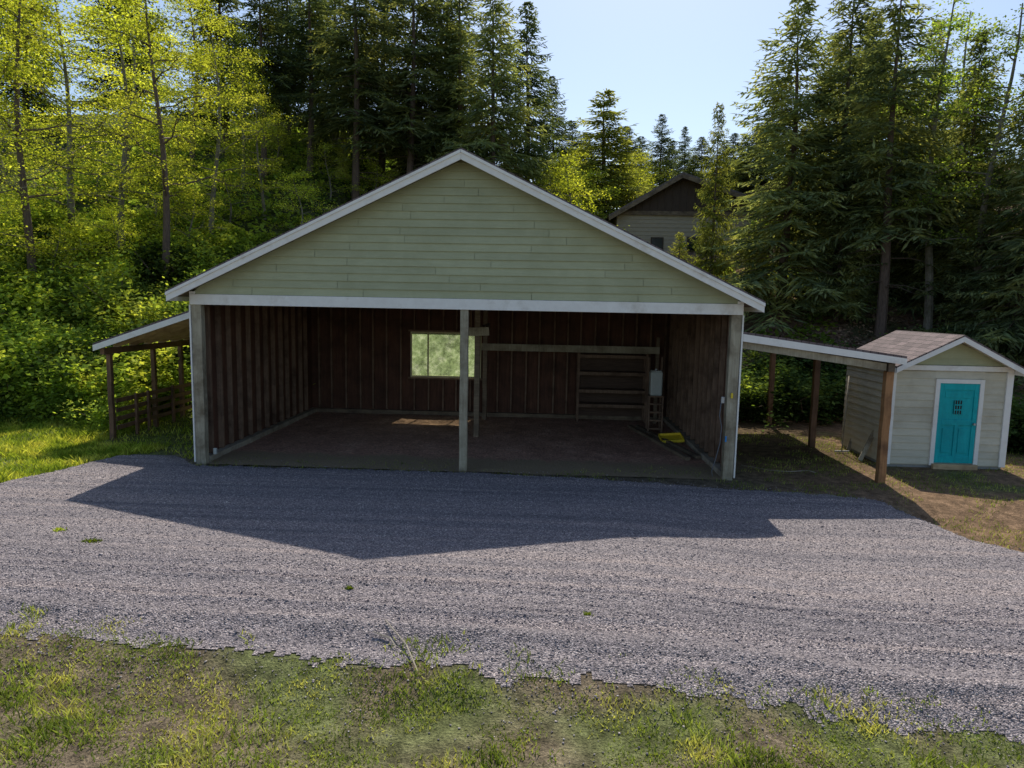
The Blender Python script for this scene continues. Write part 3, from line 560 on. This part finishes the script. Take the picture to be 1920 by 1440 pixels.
def shrubmesh(seed,mat,n=5200,sz=.045,stems=11):
    rg=np.random.default_rng(seed); m=MB(); cen=[]
    for i in range(stems):
        a=rg.uniform(0,6.28); e=rg.uniform(.4,1.4); L=rg.uniform(.5,1.15); d=np.array([math.cos(a)*math.cos(e),math.sin(a)*math.cos(e),math.sin(e)])
        p=[d*L*u+np.array([0,0,-.1*u*u])+rg.normal(0,.04,3)*(u>0) for u in (0,.35,.7,1)]; m.tube(p,[.018,.013,.009,.004],4)
        for k in range(7): cen.append(p[1]*(1-k/7)+p[3]*k/7+rg.normal(0,.12,3))
    cen=np.array(cen); idx=rg.integers(0,len(cen),n); C=cen[idx]+rg.normal(0,.11,(n,3)); C[:,2]=np.abs(C[:,2])
    Dd=rg.normal(0,1,(n,3)); Dd[:,2]*=.5; Dd/=np.linalg.norm(Dd,axis=1)[:,None]; ln=sz*rg.uniform(1,2,(n,1)); S=np.cross(Dd,rg.normal(0,.5,(n,3))+np.array([0,0,1])); S/=np.linalg.norm(S,axis=1)[:,None]+1e-6
    cr=quadleaves('foliage',C,Dd*ln,S*ln*.36); cr.materials.append(mat); tm=bpy.data.meshes.new('stem'); tm.from_pydata(m.v,[],m.f); tm.update(); tm.materials.append(MT['bark']); return tm,cr,1.0
PR={
 'fir1':conifer(1,15,3.2,.14,220,6,MT['needle'],.045),
 'fir2':conifer(2,15,2.9,.34,170,6,MT['needle'],.042,.3),
 'spruce':conifer(3,13,3.3,.03,280,7,MT['needle'],.036,.15),
 'rspruce':conifer(6,13,3.3,.06,280,7,MT['needle_r'],.034,.18),
 'rfir':conifer(7,15,2.8,.30,180,6,MT['needle_r'],.038,.3),
 'sapling':conifer(4,9,1.9,.03,190,9,MT['needle_y'],.028,.0),
 'yfir':conifer(5,12,2.6,.05,210,7,MT['needle_y'],.042,.1),
 'maple1':broadleaf(11,12,3.8,MT['leaf'],MT['bark_pale'],18,8,62,.058,low=.22),
 'maple2':broadleaf(12,13,3.4,MT['leaf'],MT['bark'],16,8,62,.058,low=.32),
 'alder':broadleaf(13,14,2.4,MT['leaf_mid'],MT['bark_pale'],15,6,50,.06,low=.3),
 'brush':broadleaf(14,5,2.4,MT['leaf'],MT['bark_pale'],14,7,45,.052,low=.08,spread=.3),
 'shrub1':shrubmesh(21,MT['leaf_mid']), 'shrub2':shrubmesh(22,MT['bramble']), 'shrub3':shrubmesh(23,MT['leaf_dark'])}
def plant(kind,name,label,cat,X,Y,Ht,group=None,wide=1.0,sink=.1):
    tm,cr,h=PR[kind]; s=Ht/h
    r=thing(name,label,cat,(X,Y,h1(X,Y)-sink),group); r.rotation_euler=(random.uniform(-.03,.03),random.uniform(-.03,.03),random.uniform(0,6.28)); r.scale=(s*wide,s*wide,s)
    nm=('stem','foliage') if kind.startswith('shrub') else ('trunk','crown')
    for n_,me_ in zip(nm,(tm,cr)):
        o=bpy.data.objects.new(n_,me_); COL.objects.link(o); o.parent=r
    return r
def tree_px(kind,px,Y,top,name,label,cat='tree',group=None,wide=1.0):
    b=P(px,560,Y); zt=P(px,top,Y).z; X=b.x; return plant(kind,name,label,cat,X,Y,max(3.0,zt-h1(X,Y)+.1),group,wide)
gL='bright green leafy trees at the left'; lL='bright spring green leafy tree in the stand left of the garage'
for k,px,Y,top,wd in (('maple1',-60,6.5,-30,1),('maple2',60,8.5,-120,1),('maple1',150,12,-60,1.1),('maple1',400,15,30,1),('maple2',-150,11,-120,1.1),('maple1',460,21,60,1),('maple1',250,20,-60,1.1),('maple1',20,19,-60,1.2),('maple2',370,25,-40,1.2),('maple1',500,18,150,1.0)):
    tree_px(k,px,Y,top,'leafy_tree',lL,'tree',gL,wd)
tree_px('maple2',305,10.5,-70,'leafy_tree','leafy tree with leaning mossy trunk just left of the garage roof')
tree_px('maple1',236,13,-50,'leafy_tree','leafy tree with thin pale straight trunk behind the left lean-to')
tree_px('brush',560,17,345,'leafy_tree','low bright green leafy tree above the garage left roof slope',wide=1.1)
gU='bright young trees on the left bank'
for px,Y,top in ((-40,8,320),(50,11,360),(210,11,380),(20,14,280),(190,18,250),(360,13,390),(430,17,340),(330,21,250),(-120,12,250),(520,26,260),(120,9,420),(290,15,330),(620,22,290),(700,24,300)):
    tree_px('brush',px,Y,top,'young_tree','bright leafy young tree filling the understory of the left bank','tree',gU,1.1)
gF='dark firs behind the garage'; lF='tall dark fir in the dense stand behind the garage'
for k,px,Y,top,wd in (('fir1',70,30,-160,1.2),('fir1',430,30,-160,1.2),('fir2',500,23,-100,1.1),('fir2',585,25,-140,1.1),('fir1',630,31,-120,1.3),('rfir',670,23,-170,1.1),('fir1',715,29,-120,1.3),('rfir',768,24,-160,1.1),('fir1',815,28,-100,1.3),('rfir',868,25,-90,1.2),('fir1',545,33,-100,1.3),('fir1',260,34,-140,1.4)):
    tree_px(k,px,Y,top,'fir_tree',lF,'tree',gF,wd)
gE='mid height firs above the garage roof'
for k,px,Y,top,wd in (('rspruce',610,27,170,1.1),('yfir',700,27,250,1.0),('rspruce',760,30,140,1.1),('rspruce',530,29,190,1.1),('rspruce',840,26,130,1.0),('yfir',645,25,290,1.0)):
    tree_px(k,px,Y,top,'fir_tree','mid height fir with low branches above the garage left roof slope','tree',gE,wd)
tree_px('rspruce',925,22,-40,'fir_tree','dark spruce rising just right of the garage gable peak',wide=1.1)
tree_px('fir1',985,26,0,'fir_tree','dark fir at the left edge of the open sky gap',wide=1.1)
tree_px('fir1',1035,34,140,'fir_tree','hazy fir at left of sky gap behind the dark fir',wide=1.1)
tree_px('yfir',1125,30,168,'fir_tree','yellow green fir standing alone in the sky gap',wide=2.0)
tree_px('fir1',1228,40,212,'fir_tree','small dark pointed fir against sky above the house ridge',wide=1.3)
tree_px('fir1',1275,52,236,'fir_tree','distant thin fir tip right of house peak in sky gap',wide=1.2)
tree_px('yfir',1385,46,250,'fir_tree','distant fir above right end of the house roof',wide=1.4)
tree_px('sapling',1332,18,188,'fir_sapling','tall slender yellow green young fir in front of the house',wide=.7)
tree_px('sapling',1415,18,410,'fir_sapling','shorter young yellow green fir beside the house right eave',wide=1.2)
tree_px('sapling',1270,17.5,435,'fir_sapling','low young yellow green fir left of the tall slender one',wide=1.4)
gD='distant hillside conifers'
for px,Y,top in ((1065,48,225),(1090,52,255),(1165,48,235),(1190,54,255),(1250,58,262),(1305,60,255),(1340,56,262),(1360,60,250),(1405,46,230),(1440,44,170),(1285,48,290)):
    tree_px('fir1',px,Y,top,'fir_tree','small distant conifer along the far ridge in sky gap','tree',gD,2.0)
gB='bright brush between garage roof and house'
for px,Y,top in ((1050,24,290),(1095,27,310),(1075,34,265),(1160,34,290),(1190,38,280),(1020,22,350),(1130,30,340),(1000,26,300)):
    tree_px('brush',px,Y,top,'leafy_brush','bright leafy brush growing on the slope around the house','brush',gB,1.1)
gR='dark spruces at the right'; lR='tall dark spruce in the group above the shed'
for k,px,Y,top,wd in (('rfir',1560,16,-60,1.2),('rspruce',1620,19,30,1.1),('rfir',1655,13,-90,1.1),('rspruce',1590,25,40,1.2),('rspruce',1800,14,60,1.0),('rspruce',1910,10.5,60,1.0),('rspruce',1720,24,40,1.2),('rspruce',1710,16,190,1.1),('fir1',1960,18,0,1.1),('rspruce',2060,10,-60,1.1),('rspruce',1525,26,60,1.2),('rspruce',1570,14.5,260,1.2),('rspruce',1850,12,280,1.2),('spruce',1660,21,120,1.2),('spruce',1780,20,120,1.2)):
    tree_px(k,px,Y,top,'spruce_tree',lR,'tree',gR,wd)
tree_px('rspruce',1468,15.5,0,'spruce_tree','broad dark spruce edging the right side of the sky gap',wide=1.3)
gA='thin leafy trees at the right'
for px,Y,top in ((1745,13,-60),(1765,18,-20),(1840,12,-40),(1900,17,-20)):
    tree_px('alder',px,Y,top,'leafy_tree','thin tall leafy tree among the dark spruces at right','tree',gA)
gS='shrubs on the left bank'
for i in range(52):
    X=random.uniform(-18,-8.8); Y=random.uniform(3.2,12); 
    plant(random.choice(['shrub1','shrub2','shrub2','shrub2','shrub3']),'shrub','leafy green shrub in the undergrowth on the left bank','shrub',X,Y,random.uniform(.9,2.3),gS,1.1,.05)
for i in range(12):
    X=random.uniform(-8,-5.6); Y=random.uniform(7.6,12); plant('shrub2','shrub','bright green shrub behind the left lean-to','shrub',X,Y,random.uniform(.9,1.6),'shrubs behind the left lean-to',1.2,.05)
for i in range(36):
    X=random.uniform(5.4,14.5); Y=random.uniform(7.0,10.2); plant('shrub3' if i%5 else 'shrub1','shrub','dark green shrub on the slope behind the right lean-to','shrub',X,Y,random.uniform(.8,1.6),'shrubs behind the right lean-to',1.3,.05)
for i in range(6):
    X=random.uniform(11.8,14.5); Y=random.uniform(2.5,7); plant('shrub3','shrub','dark shrub beside the right wall of the shed','shrub',X,Y,random.uniform(1.,1.8),'shrubs right of the shed',1.2,.05)
def scatter(name,N,xr,yr,mask,hgt,sz,mat,label,cat,flat=.5):
    x=rng.uniform(*xr,N); y=rng.uniform(*yr,N); k=mask(x,y); x=x[k];y=y[k];n=len(x)
    mound=np.maximum(0,.45+.55*nz(x,y,1.1,4)+.3*nz(x,y,2.7,8)); z=hz(x,y)+hgt*mound*rng.random(n)**.6
    C=np.stack([x,y,z],-1); Dd=rng.normal(0,1,(n,3)); Dd[:,2]*=flat; Dd/=np.linalg.norm(Dd,axis=1)[:,None]; ln=sz*rng.uniform(.8,1.8,(n,1))*(1+.03*np.maximum(0,y[:,None]))
    S=np.cross(Dd,rng.normal(0,.45,(n,3))+np.array([0,0,1])); S/=np.linalg.norm(S,axis=1)[:,None]+1e-6
    o=link(name,quadleaves(name,C,Dd*ln,S*ln*.36),mat); tag(o,label,cat,kind='stuff'); return o
yb=lambda x:np.interp(x,[-30,-16,-9.5,-8.6,-8.4,-6],[.8,1.7,2.7,4.2,7.0,7.4])
scatter('brambles',130000,(-22,-5.4),(.5,16),lambda x,y:y>yb(x)+.5*nz(x,y,1.3),1.0,.07,MT['bramble'],'tangled green brambles covering the left bank','undergrowth')
scatter('forest_undergrowth',70000,(-24,26),(8.2,36),lambda x,y:(nz(x,y,.6,1)>np.where(x>4,.15,-.6))|(y<9.5)&(np.abs(x)<6),.7,.12,MT['leaf_mid'],'low green growth on the forest floor behind garage','undergrowth')
scatter('leaf_litter',40000,(4.5,24),(6.8,22),lambda x,y:y>6.8,.05,.07,MT['litterleaf'],'fallen brown leaves on the slope behind the shed','leaf litter',.25)
def blades(name,x,y,h,mat,label,wdt=.006,zf=hz):
    n=len(x); z=zf(x,y)+.0; a=rng.uniform(0,6.28,n); ln=rng.uniform(.3,1,n)*h; B=np.stack([x,y,z],-1); sd=np.stack([np.cos(a),np.sin(a),0*a],-1)*wdt; tip=B+np.stack([rng.normal(0,.5,n)*ln,rng.normal(0,.5,n)*ln,ln],-1); mid=B*.5+tip*.5+np.array([0,0,1])*ln[:,None]*.1
    V=np.stack([B-sd,B+sd,mid+sd*.7,tip],1).reshape(-1,3); Fa=np.arange(n*4).reshape(n,4); me=npmesh(name,V,Fa,None); o=link(name,me,mat); tag(o,label,'grass',kind='stuff')
N=130000; x=rng.uniform(-15,-5.5,N); y=rng.uniform(-4,6.5,N); k=(y>gback(x)+.12*nz(x,y,3)+.05)&(y<yb(x)+.8)&((x<-8.3)|(rng.random(N)<.12)|((x<-6.6)&(y<1.5)))&(nz(x,y,1.7)+rng.random(N)*1.6>.2)
x=x[k];y=y[k]; blades('lawn_grass',x,y,.10+.15*np.clip(nz(x,y,1.9,4)+.3,0,1),MT['grass'],'bright short grass beside the left lean-to',.009)
N=140000; x=rng.uniform(-7,9.5,N); y=rng.uniform(-9.6,-6.3,N); pat=nz(x,y,1.6,2)*.6+nz(x,y,4.2,5)*.6+.3*nz(x,y,11,5); dd=-edge(x,y)
k=(dd>-.35)&(pat+rng.random(N)*.9>.70-np.clip(dd,-1,.35)*1.1); x=x[k];y=y[k]
blades('verge_grass',x,y,.04+.06*np.clip(nz(x,y,2.6,4)+.2,0,1),MT['grass_dry'],'patchy short grass along the near driveway edge',.006,lambda x,y:np.where(edge(x,y)>-.01,gravz(x,y),hz(x,y)))
N=60000; x=rng.uniform(-5.4,15,N); y=rng.uniform(-3.5,5,N); pat=nz(x,y,1.3,6)*.6+nz(x,y,3.7,2)*.5+.3*rng.random(N)
k=(y>gback(x)-.15*rng.random(N))&(pat>.12)&((x>5.4)|(y<.9-.6*rng.random(N))); blades('dirt_edge_grass',x[k],y[k],.07,MT['grass_dry'],'sparse grass tufts on the dirt at right',.006)
for i,(px,py) in enumerate(((175,1027),(112,1006),(655,1118),(1100,1172))):
    c=G(px,py); n=[120,70,60,60][i]; sg=[.05,.04,.02,.02][i]; x=c.x+np.clip(rng.normal(0,sg,n),-.11,.11); y=c.y+np.clip(rng.normal(0,sg*.6,n),-.07,.07)
    m=MB()
    for j in range(n):
        hh=random.uniform(.02,.05); zz=float(gravz(x[j],y[j])); a_=random.uniform(0,6.28); dx,dy=math.cos(a_)*.009,math.sin(a_)*.009; m.add([(x[j]-dx,y[j]-dy,zz),(x[j]+dx,y[j]+dy,zz),(x[j]+random.uniform(-.03,.03),y[j]+random.uniform(-.03,.03),zz+hh)],[(0,1,2)])
    o=m.build('grass_tuft',MT['grass']); tag(o,['yellow green grass tuft in gravel at far left','small pale grass tuft in gravel behind the yellow one','tiny grass tuft in mid driveway gravel','small grass tuft near the right wheel rut'][i],'grass tuft')
for (a_,b_,lab) in (((722,1192),(783,1258),'long dry stick lying across the near verge'),((700,1205),(742,1222),'short dry twig left of the long stick')):
    p=G(*a_);q=G(*b_); mid=(p+q)/2+Vector((.05,.02,0)); f_=lambda v:max(float(gravz(v.x,v.y)),h1(v.x,v.y))+.03; o=MB().tube([(p.x,p.y,f_(p)),(mid.x,mid.y,f_(mid)),(q.x,q.y,f_(q))],[.006,.008,.005],5).build('stick',MT['sill']); tag(o,lab,'stick')
